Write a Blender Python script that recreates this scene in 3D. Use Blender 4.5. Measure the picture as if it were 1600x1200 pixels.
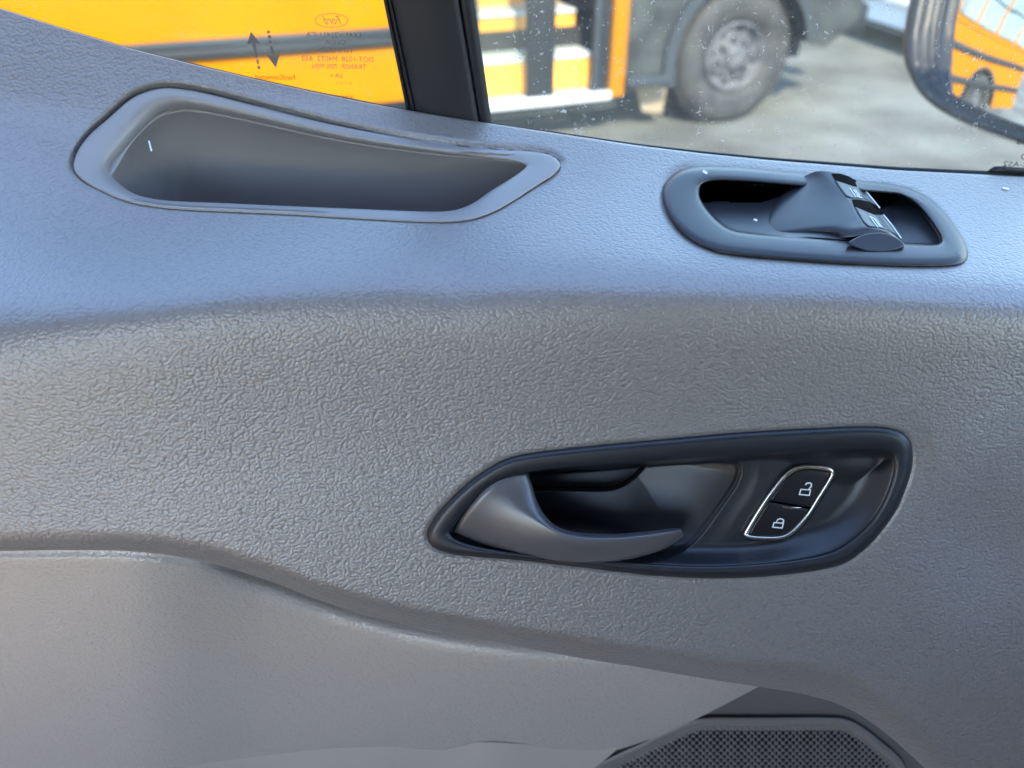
import bpy, math, random
import numpy as np
from mathutils import Vector, Matrix
random.seed(7)
for o in list(bpy.data.objects): bpy.data.objects.remove(o)
SC = bpy.context.scene
COL = SC.collection
rad = math.radians
# ------------------------------------------------------------------ camera, world, sun
PITCH = rad(34); F = 1256.0; CAMZ = 1.5
CAM = np.array([0.0, 0.0, CAMZ])
RV = np.array([1.0, 0, 0]); UV = np.array([0, math.sin(PITCH), math.cos(PITCH)]); FV = np.array([0, math.cos(PITCH), -math.sin(PITCH)])
cd = bpy.data.cameras.new('camera'); co = bpy.data.objects.new('camera', cd); COL.objects.link(co)
co.location = CAM; co.rotation_euler = (rad(90) - PITCH, 0, 0)
cd.sensor_width = 36; cd.lens = 36 * F / 1600; cd.clip_start = 0.02; cd.clip_end = 600
cd.dof.use_dof = True; cd.dof.focus_distance = 0.385; cd.dof.aperture_fstop = cd.lens / 3.8
SC.camera = co
SUN_EL, SUN_AZ = rad(38), rad(171)          # azimuth from +Y towards +X
SKY_STRENGTH, SUN_STRENGTH = 0.15, 2.0
w = bpy.data.worlds.new('World'); SC.world = w; w.use_nodes = True
nt = w.node_tree; nt.nodes.clear()
sky = nt.nodes.new('ShaderNodeTexSky'); sky.sky_type = 'NISHITA'; sky.sun_disc = False
sky.sun_elevation = SUN_EL; sky.sun_rotation = SUN_AZ; sky.altitude = 200; sky.air_density = 1.0; sky.dust_density = 0.4; sky.ozone_density = 1.6
bg = nt.nodes.new('ShaderNodeBackground'); bg.inputs[1].default_value = SKY_STRENGTH
wo = nt.nodes.new('ShaderNodeOutputWorld')
nt.links.new(sky.outputs[0], bg.inputs[0]); nt.links.new(bg.outputs[0], wo.inputs[0])
sd = bpy.data.lights.new('sun', 'SUN'); sd.energy = SUN_STRENGTH; sd.angle = rad(0.5); sd.color = (1.0, 0.90, 0.76)
so = bpy.data.objects.new('sun', sd); COL.objects.link(so)
sdir = Vector((math.sin(SUN_AZ) * math.cos(SUN_EL), math.cos(SUN_AZ) * math.cos(SUN_EL), math.sin(SUN_EL)))
so.rotation_euler = sdir.to_track_quat('Z', 'Y').to_euler(); so.location = (0, 0, 30)
SC.view_settings.view_transform = 'Standard'; SC.view_settings.look = 'None'
SC.view_settings.exposure = 2.95; SC.view_settings.gamma = 1.0
SC.cycles.use_denoising = True
SC.cycles.max_bounces = 8; SC.cycles.transparent_max_bounces = 16
SC.cycles.sample_clamp_indirect = 6

# ------------------------------------------------------------------ helpers
def ray(x, y):
    x = np.asarray(x, float); y = np.asarray(y, float)
    return FV + RV * ((x - 800) / F)[..., None] + UV * ((600 - y) / F)[..., None]
def P(x, y, D):
    return CAM + ray(x, y) * np.asarray(D, float)[..., None]
def tag(o, label=None, cat=None, group=None, kind=None):
    if label: o['label'] = label
    if cat: o['category'] = cat
    if group: o['group'] = group
    if kind: o['kind'] = kind
    return o
def empty(name, loc, rz=0, parent=None):
    o = bpy.data.objects.new(name, None); COL.objects.link(o); o.location = loc; o.rotation_euler = (0, 0, rz)
    o.empty_display_size = 0.1; o.parent = parent
    return o
ORG = {}
def origin_of(p):
    v = np.zeros(3)
    while p is not None:
        v = v + np.array(p.location); p = p.parent
    return v
def link(name, me, mat, parent=None):
    o = bpy.data.objects.new(name, me); COL.objects.link(o); o.parent = parent
    for m in (mat if isinstance(mat, (list, tuple)) else [mat]): me.materials.append(m)
    return o
def mesh(name, V, Fc, mat, parent=None, smooth=True, local=False, mi=None, sharp=None):
    V = np.asarray(V, float).reshape(-1, 3)
    if parent is not None and not local: V = V - origin_of(parent)
    me = bpy.data.meshes.new(name); me.from_pydata(V.tolist(), [], Fc); me.update()
    if smooth:
        me.polygons.foreach_set('use_smooth', [True] * len(me.polygons))
        if sharp: me.set_sharp_from_angle(angle=rad(sharp))
    o = link(name, me, mat, parent)
    if mi is not None: me.polygons.foreach_set('material_index', mi)
    return o
def gridmesh(name, G, mat, parent=None, mask=None, flip=False, sharp=None, mi=None):
    n, m = G.shape[:2]
    idx = np.arange(n * m).reshape(n, m)
    a = idx[:-1, :-1]; b = idx[1:, :-1]; c = idx[1:, 1:]; d = idx[:-1, 1:]
    q = np.stack([a, d, c, b] if flip else [a, b, c, d], -1)
    if mask is not None:
        k = mask[:-1, :-1] & mask[1:, :-1] & mask[1:, 1:] & mask[:-1, 1:]
        q = q[k]
        if mi is not None: mi = mi[:-1, :-1][k]
    elif mi is not None: mi = mi[:-1, :-1]
    q = q.reshape(-1, 4)
    used = np.unique(q); rm = -np.ones(n * m, int); rm[used] = np.arange(len(used))
    return mesh(name, G.reshape(-1, 3)[used], rm[q].tolist(), mat, parent, sharp=sharp, mi=None if mi is None else mi.ravel().astype(int).tolist())
def loft(name, rings, mat, parent=None, cap=False, local=False, capstart=False):
    N = len(rings[0]); V = np.concatenate(rings); Fc = []
    for i in range(len(rings) - 1):
        a = i * N; b = a + N
        for j in range(N):
            k = (j + 1) % N
            Fc.append((a + j, a + k, b + k, b + j))
    if cap:
        k0 = (len(rings) - 1) * N; V = np.concatenate([V, rings[-1].mean(0)[None]])
        for j in range(N): Fc.append((k0 + j, k0 + (j + 1) % N, len(V) - 1))
    if capstart: Fc.append(tuple(reversed(range(N))))
    return mesh(name, V, Fc, mat, parent, local=local)
def spline(pts, n=12, closed=True, sm=0):
    p = np.asarray(pts, float); N = len(p); out = []
    R = range(N) if closed else range(N - 1)
    for i in R:
        if closed: p0, p1, p2, p3 = p[i - 1], p[i], p[(i + 1) % N], p[(i + 2) % N]
        else: p0, p1, p2, p3 = p[max(i - 1, 0)], p[i], p[i + 1], p[min(i + 2, N - 1)]
        for t in np.arange(n) / n:
            out.append(0.5 * (2 * p1 + (p2 - p0) * t + (2 * p0 - 5 * p1 + 4 * p2 - p3) * t * t + (3 * p1 - p0 - 3 * p2 + p3) * t ** 3))
    if not closed: out.append(p[-1])
    out = np.array(out)
    for _ in range(sm):
        if closed: out = (np.roll(out, 1, 0) + 2 * out + np.roll(out, -1, 0)) / 4
        else: out[1:-1] = (out[:-2] + 2 * out[1:-1] + out[2:]) / 4
    return out
def inset(p, d):
    t = np.roll(p, -1, 0) - np.roll(p, 1, 0); t /= np.linalg.norm(t, axis=1)[:, None] + 1e-9
    n = np.stack([-t[:, 1], t[:, 0]], 1)
    A = 0.5 * np.sum(p[:, 0] * np.roll(p[:, 1], -1) - np.roll(p[:, 0], -1) * p[:, 1])
    if A < 0: n = -n
    return p + n * (np.asarray(d)[..., None] if np.ndim(d) else d)
def sdist(X, Y, poly):
    """signed distance (inside positive) in photograph units of the outline plan"""
    S = X.shape; x = X.ravel(); y = Y.ravel(); best = np.full(x.shape, 1e9); ins = np.zeros(x.shape, bool)
    q = np.roll(poly, -1, 0)
    for (ax, ay), (bx, by) in zip(poly, q):
        dx, dy = bx - ax, by - ay; L = dx * dx + dy * dy + 1e-12
        t = np.clip(((x - ax) * dx + (y - ay) * dy) / L, 0, 1)
        best = np.minimum(best, (x - ax - t * dx) ** 2 + (y - ay - t * dy) ** 2)
        c = ((ay > y) != (by > y))
        ins ^= c & (x < dx * (y - ay) / (dy if abs(dy) > 1e-12 else 1e-12) + ax)
    d = np.sqrt(best)
    return np.where(ins, d, -d).reshape(S)
def pline(X, Y, poly):
    S = X.shape; x = X.ravel(); y = Y.ravel(); best = np.full(x.shape, 1e9)
    for (ax, ay), (bx, by) in zip(poly[:-1], poly[1:]):
        dx, dy = bx - ax, by - ay; L = dx * dx + dy * dy + 1e-12
        t = np.clip(((x - ax) * dx + (y - ay) * dy) / L, 0, 1)
        best = np.minimum(best, (x - ax - t * dx) ** 2 + (y - ay - t * dy) ** 2)
    return np.sqrt(best).reshape(S)
def ss(a, b, x):
    t = np.clip((x - a) / (b - a), 0, 1); return t * t * (3 - 2 * t)
def smax(a, b, k):
    h = np.clip(0.5 + 0.5 * (a - b) / k, 0, 1); return b * (1 - h) + a * h + k * h * (1 - h)
def smin(a, b, k): return -smax(-a, -b, k)
def table(pts, sig):
    xs = np.arange(-400, 2001); p = np.array(pts, float)
    v = np.interp(xs, p[:, 0], p[:, 1])
    s0 = (p[1, 1] - p[0, 1]) / (p[1, 0] - p[0, 0]); s1 = (p[-1, 1] - p[-2, 1]) / (p[-1, 0] - p[-2, 0])
    v = np.where(xs < p[0, 0], p[0, 1] + s0 * (xs - p[0, 0]), v); v = np.where(xs > p[-1, 0], p[-1, 1] + s1 * (xs - p[-1, 0]), v)
    k = np.exp(-0.5 * (np.arange(-3 * sig, 3 * sig + 1) / sig) ** 2); k /= k.sum()
    vp = np.concatenate([v[0] + s0 * np.arange(-3 * sig, 0), v, v[-1] + s1 * np.arange(1, 3 * sig + 1)])
    v2 = np.convolve(vp, k, 'valid')
    return lambda x: np.interp(x, xs, v2)
def gauss(X, Y, cx, cy, sx, sy, rot=0):
    c, s = math.cos(rot), math.sin(rot); u = (X - cx) * c + (Y - cy) * s; v = -(X - cx) * s + (Y - cy) * c
    return np.exp(-0.5 * ((u / sx) ** 2 + (v / sy) ** 2))

# ------------------------------------------------------------------ materials
def mat(name, col, rough=0.5, metal=0, spec=0.5, coat=0, emit=None):
    m = bpy.data.materials.new(name); m.use_nodes = True; b = m.node_tree.nodes['Principled BSDF']
    b.inputs['Base Color'].default_value = (*col, 1); b.inputs['Roughness'].default_value = rough
    b.inputs['Metallic'].default_value = metal; b.inputs['Specular IOR Level'].default_value = spec
    if coat: b.inputs['Coat Weight'].default_value = coat; b.inputs['Coat Roughness'].default_value = 0.08
    return m
def N(m, t): return m.node_tree.nodes.new(t)
def L(m, a, b): m.node_tree.links.new(a, b)
def noise_color(m, scale, c1, c2, lo=0.35, hi=0.65, detail=4, coord='Object'):
    b = m.node_tree.nodes['Principled BSDF']
    tc = N(m, 'ShaderNodeTexCoord'); n = N(m, 'ShaderNodeTexNoise'); n.inputs['Scale'].default_value = scale; n.inputs['Detail'].default_value = detail
    r = N(m, 'ShaderNodeValToRGB'); r.color_ramp.elements[0].position = lo; r.color_ramp.elements[1].position = hi
    r.color_ramp.elements[0].color = (*c1, 1); r.color_ramp.elements[1].color = (*c2, 1)
    L(m, tc.outputs[coord], n.inputs['Vector']); L(m, n.outputs['Fac'], r.inputs[0]); L(m, r.outputs[0], b.inputs['Base Color'])
    return m
def add_bump(m, scale, dist, strength=1.0, detail=2, kind='noise'):
    b = m.node_tree.nodes['Principled BSDF']; tc = N(m, 'ShaderNodeTexCoord')
    n = N(m, 'ShaderNodeTexNoise'); n.inputs['Scale'].default_value = scale; n.inputs['Detail'].default_value = detail
    bp = N(m, 'ShaderNodeBump'); bp.inputs['Distance'].default_value = dist; bp.inputs['Strength'].default_value = strength
    L(m, tc.outputs['Object'], n.inputs['Vector']); L(m, n.outputs['Fac'], bp.inputs['Height']); L(m, bp.outputs[0], b.inputs['Normal'])
    return m
def leather(name, c1, c2, scale, dist, rough=0.42):
    m = mat(name, c1, rough, spec=1.0); b = m.node_tree.nodes['Principled BSDF']
    b.inputs['Coat Weight'].default_value = 0.9; b.inputs['Coat Roughness'].default_value = 0.46; b.inputs['Coat IOR'].default_value = 1.6
    tc = N(m, 'ShaderNodeTexCoord')
    # warp the coordinates so the cells look like pressed hide
    nz = N(m, 'ShaderNodeTexNoise'); nz.inputs['Scale'].default_value = scale * 0.35; nz.inputs['Detail'].default_value = 3
    sub = N(m, 'ShaderNodeVectorMath'); sub.operation = 'SUBTRACT'; sub.inputs[1].default_value = (.5, .5, .5)
    sc = N(m, 'ShaderNodeVectorMath'); sc.operation = 'SCALE'; sc.inputs['Scale'].default_value = 1.7 / scale
    ad = N(m, 'ShaderNodeVectorMath'); ad.operation = 'ADD'
    L(m, tc.outputs['Object'], nz.inputs['Vector']); L(m, nz.outputs['Color'], sub.inputs[0]); L(m, sub.outputs[0], sc.inputs[0])
    mp = N(m, 'ShaderNodeMapping'); mp.inputs['Rotation'].default_value = (0, rad(-28), 0); mp.inputs['Scale'].default_value = (1.0, 1.0, 1.25)
    L(m, tc.outputs['Object'], ad.inputs[0]); L(m, sc.outputs[0], ad.inputs[1]); L(m, ad.outputs[0], mp.inputs[0])
    def dome(sc_, amp):
        v = N(m, 'ShaderNodeTexVoronoi'); v.feature = 'SMOOTH_F1'; v.inputs['Scale'].default_value = sc_; v.inputs['Smoothness'].default_value = 0.12
        L(m, mp.outputs[0], v.inputs['Vector'])
        p = N(m, 'ShaderNodeMath'); p.operation = 'POWER'; p.inputs[1].default_value = 1.7; L(m, v.outputs['Distance'], p.inputs[0])
        q = N(m, 'ShaderNodeMath'); q.operation = 'MULTIPLY_ADD'; q.inputs[1].default_value = -amp; q.inputs[2].default_value = amp; L(m, p.outputs[0], q.inputs[0]); return q.outputs[0]
    d1 = dome(scale, 1.0); d2 = dome(scale * 2.1, 0.10)
    n3 = N(m, 'ShaderNodeTexNoise'); n3.inputs['Scale'].default_value = scale * 0.45; n3.inputs['Detail'].default_value = 2
    L(m, tc.outputs['Object'], n3.inputs['Vector'])
    a1 = N(m, 'ShaderNodeMath'); a1.operation = 'ADD'; L(m, d1, a1.inputs[0]); L(m, d2, a1.inputs[1])
    a2 = N(m, 'ShaderNodeMath'); a2.operation = 'MULTIPLY_ADD'; a2.inputs[1].default_value = 0.55; L(m, n3.outputs['Fac'], a2.inputs[0]); L(m, a1.outputs[0], a2.inputs[2])
    r = N(m, 'ShaderNodeMapRange'); r.interpolation_type = 'SMOOTHSTEP'; r.inputs['From Min'].default_value = 0.35; r.inputs['From Max'].default_value = 0.75
    L(m, d1, r.inputs['Value'])
    # broad patches where the grain is pressed flatter
    n4 = N(m, 'ShaderNodeTexNoise'); n4.inputs['Scale'].default_value = 14; n4.inputs['Detail'].default_value = 1
    L(m, tc.outputs['Object'], n4.inputs['Vector'])
    r4 = N(m, 'ShaderNodeMapRange'); r4.inputs['From Min'].default_value = .3; r4.inputs['From Max'].default_value = .7; r4.inputs['To Min'].default_value = .8; r4.inputs['To Max'].default_value = 1.1
    L(m, n4.outputs['Fac'], r4.inputs['Value'])
    bp = N(m, 'ShaderNodeBump'); bp.inputs['Distance'].default_value = dist
    L(m, r4.outputs[0], bp.inputs['Strength']); L(m, a2.outputs[0], bp.inputs['Height']); L(m, bp.outputs[0], b.inputs['Normal']); L(m, bp.outputs[0], b.inputs['Coat Normal'])
    cr = N(m, 'ShaderNodeMix'); cr.data_type = 'RGBA'; cr.inputs[6].default_value = (*c2, 1); cr.inputs[7].default_value = (*c1, 1)
    L(m, r.outputs[0], cr.inputs[0]); L(m, cr.outputs[2], b.inputs['Base Color'])
    return m
M = {}
M['leather'] = leather('grained_trim', (0.178, 0.166, 0.156), (0.148, 0.138, 0.130), 600, 0.00024, 0.40)
M['leather_lit'] = leather('grained_trim_lit', (0.40, 0.374, 0.350), (0.36, 0.337, 0.316), 580, 0.00024, 0.42)  # same trim as the upper sheet, colour lightened to imitate stronger light
M['tray'] = add_bump(mat('tray_plastic', (0.235, 0.228, 0.225), 0.42, spec=1.0), 1300, 0.00014)
M['plastic'] = add_bump(mat('smooth_trim', (0.42, 0.39, 0.36), 0.38), 900, 0.00003)
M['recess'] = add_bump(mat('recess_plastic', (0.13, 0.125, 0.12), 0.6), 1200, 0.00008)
M['bezel'] = add_bump(mat('dark_bezel', (0.014, 0.017, 0.023), 0.36, spec=0.6), 2200, 0.00008)
M['lever'] = add_bump(mat('lever_plastic', (0.085, 0.083, 0.087), 0.34, spec=1.0), 2400, 0.00006)
M['switchbez'] = add_bump(mat('switch_bezel', (0.026, 0.028, 0.034), 0.34, spec=0.35), 2200, 0.00005)
M['black'] = mat('black_and_recess_shade', (0.004, 0.004, 0.004), 0.9, spec=0.05)  # black lock base, and shade painted into the switch recesses
M['hollow'] = mat('pit_shade_dark', (0.010, 0.010, 0.012), 0.6, spec=.2)  # dark colour standing for shade in the grille pits
M['button'] = mat('button_black', (0.012, 0.012, 0.014), 0.28)
M['rocker'] = mat('rocker_grey', (0.05, 0.058, 0.062), 0.3, spec=.3)
M['chrome'] = mat('chrome', (0.90, 0.86, 0.76), 0.2, metal=1)
M['symbol'] = mat('symbol_white', (0.72, 0.80, 0.80), 0.5)
M['rubber'] = mat('rubber', (0.012, 0.014, 0.017), 0.45)
M['pillar'] = add_bump(mat('pillar_black', (0.016, 0.016, 0.018), 0.5), 900, 0.0001)
M['print'] = mat('glass_print', (0.15, 0.14, 0.15), 0.6)
M['print_dark'] = mat('glass_print_dark', (0.02, 0.02, 0.02), 0.6)
M['mirror_glass'] = mat('mirror_glass', (0.92, 0.94, 0.95), 0.015, metal=1)
M['mirror_shell'] = add_bump(mat('mirror_shell', (0.014, 0.015, 0.018), 0.45, spec=.4), 700, 0.0001)
M['grille'] = mat('grille_plastic', (0.20, 0.193, 0.186), 0.38)
M['lint'] = mat('lint', (0.8, 0.8, 0.8), 0.8)

def glass_mat(name, dirt, haze, tint=(0.94, 0.97, 0.95)):
    m = bpy.data.materials.new(name); m.use_nodes = True; m.node_tree.nodes.clear()
    out = N(m, 'ShaderNodeOutputMaterial'); tr = N(m, 'ShaderNodeBsdfTransparent'); tr.inputs[0].default_value = (*tint, 1)
    gl = N(m, 'ShaderNodeBsdfGlossy'); gl.inputs['Roughness'].default_value = 0.02; gl.inputs[0].default_value = (1, 1, 1, 1)
    fr = N(m, 'ShaderNodeFresnel'); fr.inputs[0].default_value = 1.3
    mx = N(m, 'ShaderNodeMixShader'); L(m, fr.outputs[0], mx.inputs[0]); L(m, tr.outputs[0], mx.inputs[1]); L(m, gl.outputs[0], mx.inputs[2])
    tc = N(m, 'ShaderNodeTexCoord')
    def spots(scale, lo, hi, dist=1.5, det=3, stretch=(1, 1, 1)):
        mp = N(m, 'ShaderNodeMapping'); mp.inputs['Scale'].default_value = stretch
        n = N(m, 'ShaderNodeTexNoise'); n.inputs['Scale'].default_value = scale; n.inputs['Detail'].default_value = det; n.inputs['Distortion'].default_value = dist
        r = N(m, 'ShaderNodeMapRange'); r.inputs['From Min'].default_value = lo; r.inputs['From Max'].default_value = hi
        L(m, tc.outputs['Object'], mp.inputs[0]); L(m, mp.outputs[0], n.inputs['Vector']); L(m, n.outputs['Fac'], r.inputs['Value']); return r.outputs[0]
    def mth(op, a, b):
        k = N(m, 'ShaderNodeMath'); k.operation = op
        for i, q in enumerate((a, b)):
            if isinstance(q, (int, float)): k.inputs[i].default_value = q
            else: L(m, q, k.inputs[i])
        return k.outputs[0]
    a = spots(260, 0.635, 0.72, 1.6, 4); b = spots(700, 0.70, 0.78, 0.5, 2)
    c = spots(110, 0.68, 0.76, 5.0, 5, (1, 1, 0.45)); d = spots(7, 0.25, 0.75, 0.5, 4); g = spots(18, 0.35, 0.7, 0.3, 3)
    s = mth('MULTIPLY', mth('MAXIMUM', mth('MAXIMUM', a, b), mth('MULTIPLY', c, 0.6)), mth('MULTIPLY', mth('ADD', g, 0.25), dirt))
    h = mth('MULTIPLY', mth('ADD', d, 0.35), haze)
    t = mth('MINIMUM', mth('ADD', s, h), 0.85)
    df = N(m, 'ShaderNodeBsdfDiffuse'); df.inputs[0].default_value = (0.62, 0.62, 0.58, 1)
    tl = N(m, 'ShaderNodeBsdfTranslucent'); tl.inputs[0].default_value = (0.62, 0.62, 0.58, 1)
    dm = N(m, 'ShaderNodeMixShader'); dm.inputs[0].default_value = 0.5; L(m, df.outputs[0], dm.inputs[1]); L(m, tl.outputs[0], dm.inputs[2])
    m2 = N(m, 'ShaderNodeMixShader'); L(m, t, m2.inputs[0]); L(m, mx.outputs[0], m2.inputs[1]); L(m, dm.outputs[0], m2.inputs[2])
    L(m, m2.outputs[0], out.inputs[0]); return m
M['glass_clean'] = glass_mat('window_glass', 0.22, 0.008)
M['glass_dirty'] = glass_mat('window_glass_dusty', 0.75, 0.045)

# ------------------------------------------------------------------ the door's measured curves
Wf = table([(-200, -50), (0, 14), (100, 46), (200, 76), (300, 101), (400, 125), (500, 147), (600, 167), (700, 184), (800, 199), (900, 214), (1000, 229), (1100, 241), (1200, 251), (1300, 259), (1400, 267), (1600, 277)], 14)
Cf = table([(-100, 500), (0, 488), (200, 468), (400, 448), (700, 440), (1000, 440), (1300, 446), (1600, 462), (1800, 470)], 60)
Ef = table([(-100, 857), (0, 861), (100, 859), (190, 860), (260, 866), (330, 879), (380, 894), (430, 911), (500, 938), (560, 957), (630, 976), (700, 990), (800, 1009), (900, 1027), (1000, 1043), (1100, 1060), (1190, 1074), (1250, 1083), (1300, 1096), (1345, 1117), (1390, 1150), (1440, 1195), (1500, 1255), (1560, 1300), (1800, 1380)], 8)
GT = 0.16
G0 = P(np.array(800.), np.array(200.), np.array(0.455)); GN = np.array([0.0, 1.0, GT]); GN /= np.linalg.norm(GN)
def Dg(x, y, off=0.0):
    r = ray(x, y); return (np.dot(G0 - CAM, GN) - off) / (r @ GN)
DCf = table([(-200, .334), (0, .338), (600, .3505), (1000, .3515), (1600, .356), (1800, .358)], 130)
def Dbase(X, Y):
    C = Cf(X); Wd = Wf(X)
    Dc = DCf(X)
    a = (Dg(X, Wd) - 0.004 - Dc) / (C - Wd)
    b = 0.000110
    tq = np.clip((C - Y) / (C - Wd), 0, 1.2); pw = 1 + 1.5 * ss(760, 150, X)
    led = Dc + a * (C - Wd) * np.where(tq < 1, 1 - np.abs(1 - tq) ** pw, 1) + a * np.minimum(C - Y, 0) * pw + a * (C - Wd) * np.maximum(tq - 1, 0) * 0; fac = Dc + (b - .000028) * (Y - C) + 0.013 * ss(-120, 300, Y - C) * (0.4 + 0.6 * ss(-300, 900, X))
    return np.maximum(led, fac) + 0.015 * np.log1p(np.exp(-np.abs(led - fac) / 0.015)) - 0.0085
def Dpanel(X, Y):
    D = Dbase(X, Y)
    # soft diagonal hollow right of the tray, blister at the far end of the ledge, swell around the handle
    D = D + 0.0020 * np.exp(-0.5 * (pline(X, Y, [(905, 285), (830, 345), (760, 395), (710, 425)]) / 34) ** 2)
    D = D - 0.0022 * gauss(X, Y, 1505, 715, 60, 75, 0.5) + 0.0040 * gauss(X, Y, 1555, 850, 70, 80)
    D = D - 0.0015 * gauss(X, Y, 60, 250, 120, 60) + 0.0025 * gauss(X, Y, 60, 180, 140, 40, 0.25)
    E = Ef(X); wr = 34 + 26 * ss(1050, 1400, X) + 6 * ss(300, 900, X)
    t = np.clip((Y - (E - wr)) / wr, 0, 1.0)
    D = D + 0.015 * t ** 2.4 * (0.6 + 0.4 * ss(100, 500, X))
    return D
tray_o = spline([(114, 262), (121, 236), (140, 210), (170, 184), (199, 158), (225, 144), (260, 137), (315, 144), (400, 165), (500, 190), (600, 210), (700, 226), (780, 234), (830, 236), (862, 243), (876, 257), (866, 273), (838, 291), (800, 316), (762, 336), (720, 347), (660, 348), (560, 343), (460, 337), (350, 332), (260, 327), (200, 317), (158, 300), (128, 282)], 10, sm=6)
tray_i = spline([(173, 270), (177, 254), (190, 238), (208, 218), (228, 196), (250, 178), (285, 170), (330, 176), (410, 193), (500, 213), (590, 229), (680, 240), (750, 246), (795, 250), (815, 254), (823, 259), (816, 267), (796, 281), (765, 300), (738, 319), (705, 330), (655, 331), (560, 327), (460, 323), (350, 318), (275, 315), (232, 310), (203, 300), (182, 284)], 10, sm=6)
bez_o = spline([(669, 838), (674, 820), (697, 789), (738, 751), (790, 719), (850, 707), (950, 696), (1050, 687), (1150, 678), (1250, 672), (1350, 668), (1396, 672), (1418, 686), (1425, 712), (1420, 745), (1402, 792), (1376, 830), (1345, 862), (1302, 885), (1200, 899), (1100, 902), (1000, 896), (900, 884), (800, 873), (735, 868), (700, 863), (677, 853)], 12, sm=8)
bez_i = spline([(703, 832), (708, 822), (724, 802), (755, 767), (795, 745), (850, 734), (940, 727), (1040, 719), (1150, 712), (1250, 706), (1340, 701), (1378, 702), (1394, 711), (1397, 730), (1391, 758), (1376, 792), (1354, 823), (1322, 851), (1284, 868), (1200, 880), (1100, 885), (1000, 880), (900, 872), (820, 866), (765, 858), (730, 850), (710, 842)], 12, sm=8)
sw_o = spline([(1037, 300), (1044, 282), (1062, 268), (1090, 262), (1134, 262), (1182, 265), (1250, 272), (1300, 277), (1351, 284), (1394, 289), (1430, 299), (1460, 318), (1485, 345), (1505, 377), (1511, 399), (1501, 411), (1470, 415), (1410, 415), (1312, 411), (1215, 404), (1150, 398), (1112, 390), (1082, 375), (1058, 353), (1042, 325)], 12, sm=5)
sw_i = spline([(1092, 305), (1094, 290), (1106, 283), (1125, 281), (1150, 282), (1182, 284), (1238, 289), (1300, 294), (1345, 298), (1385, 301), (1408, 304), (1432, 318), (1452, 340), (1468, 364), (1472, 377), (1464, 383), (1440, 383), (1400, 381), (1312, 376), (1235, 371), (1166, 365), (1140, 359), (1122, 347), (1107, 332), (1097, 318)], 12, sm=4)

door = empty('van_side_door_interior', (0, 0.36, 0.9))
tag(door, 'grey grained van door seen from inside, with dark pull handle, tray and window above', 'door')

# ---- upper trim sheet
xs = np.arange(-70, 1672, 3.0); nv = 300
v = np.linspace(0, 1, nv); X = np.repeat(xs[:, None], nv, 1)
Y = Wf(X) + v[None] * (Ef(X) - Wf(X))
D = Dpanel(X, Y)
s1 = sdist(X, Y, tray_o[::3]); s2 = sdist(X, Y, bez_o[::3]); s3 = sdist(X, Y, sw_o[::3])
D = Dbase(X, Y) + (D - Dbase(X, Y)) * ss(-1, -45, s2)
up = np.clip((300 - Y) / 60, 0, 1) * ss(980, 860, X)
D = D + 0.0035 * ss(-11, 0, s1) * up + 0.0005 * ss(-4, 0, s1) + 0.09 * ss(1, 9, s1)
D = D + 0.0009 * ss(-7, 0, s2) + 0.11 * ss(1, 10, s2)
D = D + 0.0006 * ss(-5, 0, s3) + 0.10 * ss(1, 9, s3) + 0.002 * ss(-14, 0, s3) * ss(1110, 1050, X)
G = P(X, Y, D)
back = P(X[:, -1], Y[:, -1] - 4, D[:, -1] + 0.004)[:, None]; back2 = P(X[:, -1], Y[:, -1] - 8, D[:, -1] + 0.05)[:, None]
top = P(X[:, 0], Y[:, 0] - 1, D[:, 0] + 0.003)[:, None]; top2 = P(X[:, 0], Y[:, 0] + 30, D[:, 0] + 0.03)[:, None]
G = np.concatenate([top2, top, G, back, back2], 1)
gridmesh('upper_trim', G, M['leather'], door, sharp=50)

# ---- lower trim
Bf = table([(-100, 1235), (100, 1222), (230, 1211), (350, 1196), (500, 1177), (620, 1171), (780, 1172), (860, 1178), (937, 1178), (975, 1169), (1031, 1150), (1087, 1124), (1144, 1095), (1187, 1072), (1260, 1032)], 5)
def Dlow(X, Y):
    D = (0.2835 + 0.004 + 0.009 * ss(200, 420, X) * ss(1000, 600, X)) / (math.cos(PITCH) + (600 - Y) / F * math.sin(PITCH))
    D = D + 0.006 * gauss(X, Y, 470, 1040, 110, 200) - 0.004 * gauss(X, Y, 150, 980, 200, 120) - 0.003 * gauss(X, Y, 700, 1080, 110, 130) + 0.003 * gauss(X, Y, 960, 1080, 80, 80)
    E = Ef(X); D = D + 0.003 * ss(15, 0, Y - E) * ss(400, 250, X) + 0.013 * np.exp(-np.clip(Y - E, 0, 400) / 17) * ss(290, 400, X) * (0.35 + 0.65 * ss(1000, 650, X))
    B = Bf(X); t = np.clip((Y - (B - 14)) / 14, 0, 1); D = D + 0.0012 * t ** 2
    return D
xs = np.arange(-70, 1216, 3.0); nv = 110; v = np.linspace(0, 1, nv); X = np.repeat(xs[:, None], nv, 1)
top = Ef(X) - 16; Y = top + v[None] * np.maximum(Bf(X) - top, 1)
D = Dlow(X, Y); G = P(X, Y, D)
back = P(X[:, -1], Y[:, -1] - 2, D[:, -1] + 0.003)[:, None]; back2 = P(X[:, -1], Y[:, -1] - 6, D[:, -1] + 0.04)[:, None]
gridmesh('lower_trim', np.concatenate([G, back, back2], 1), M['leather_lit'], door, sharp=50)
# scuff on the lower trim
M['scuff'] = mat('scuff', (0.52, 0.50, 0.48), 0.8)
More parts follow.
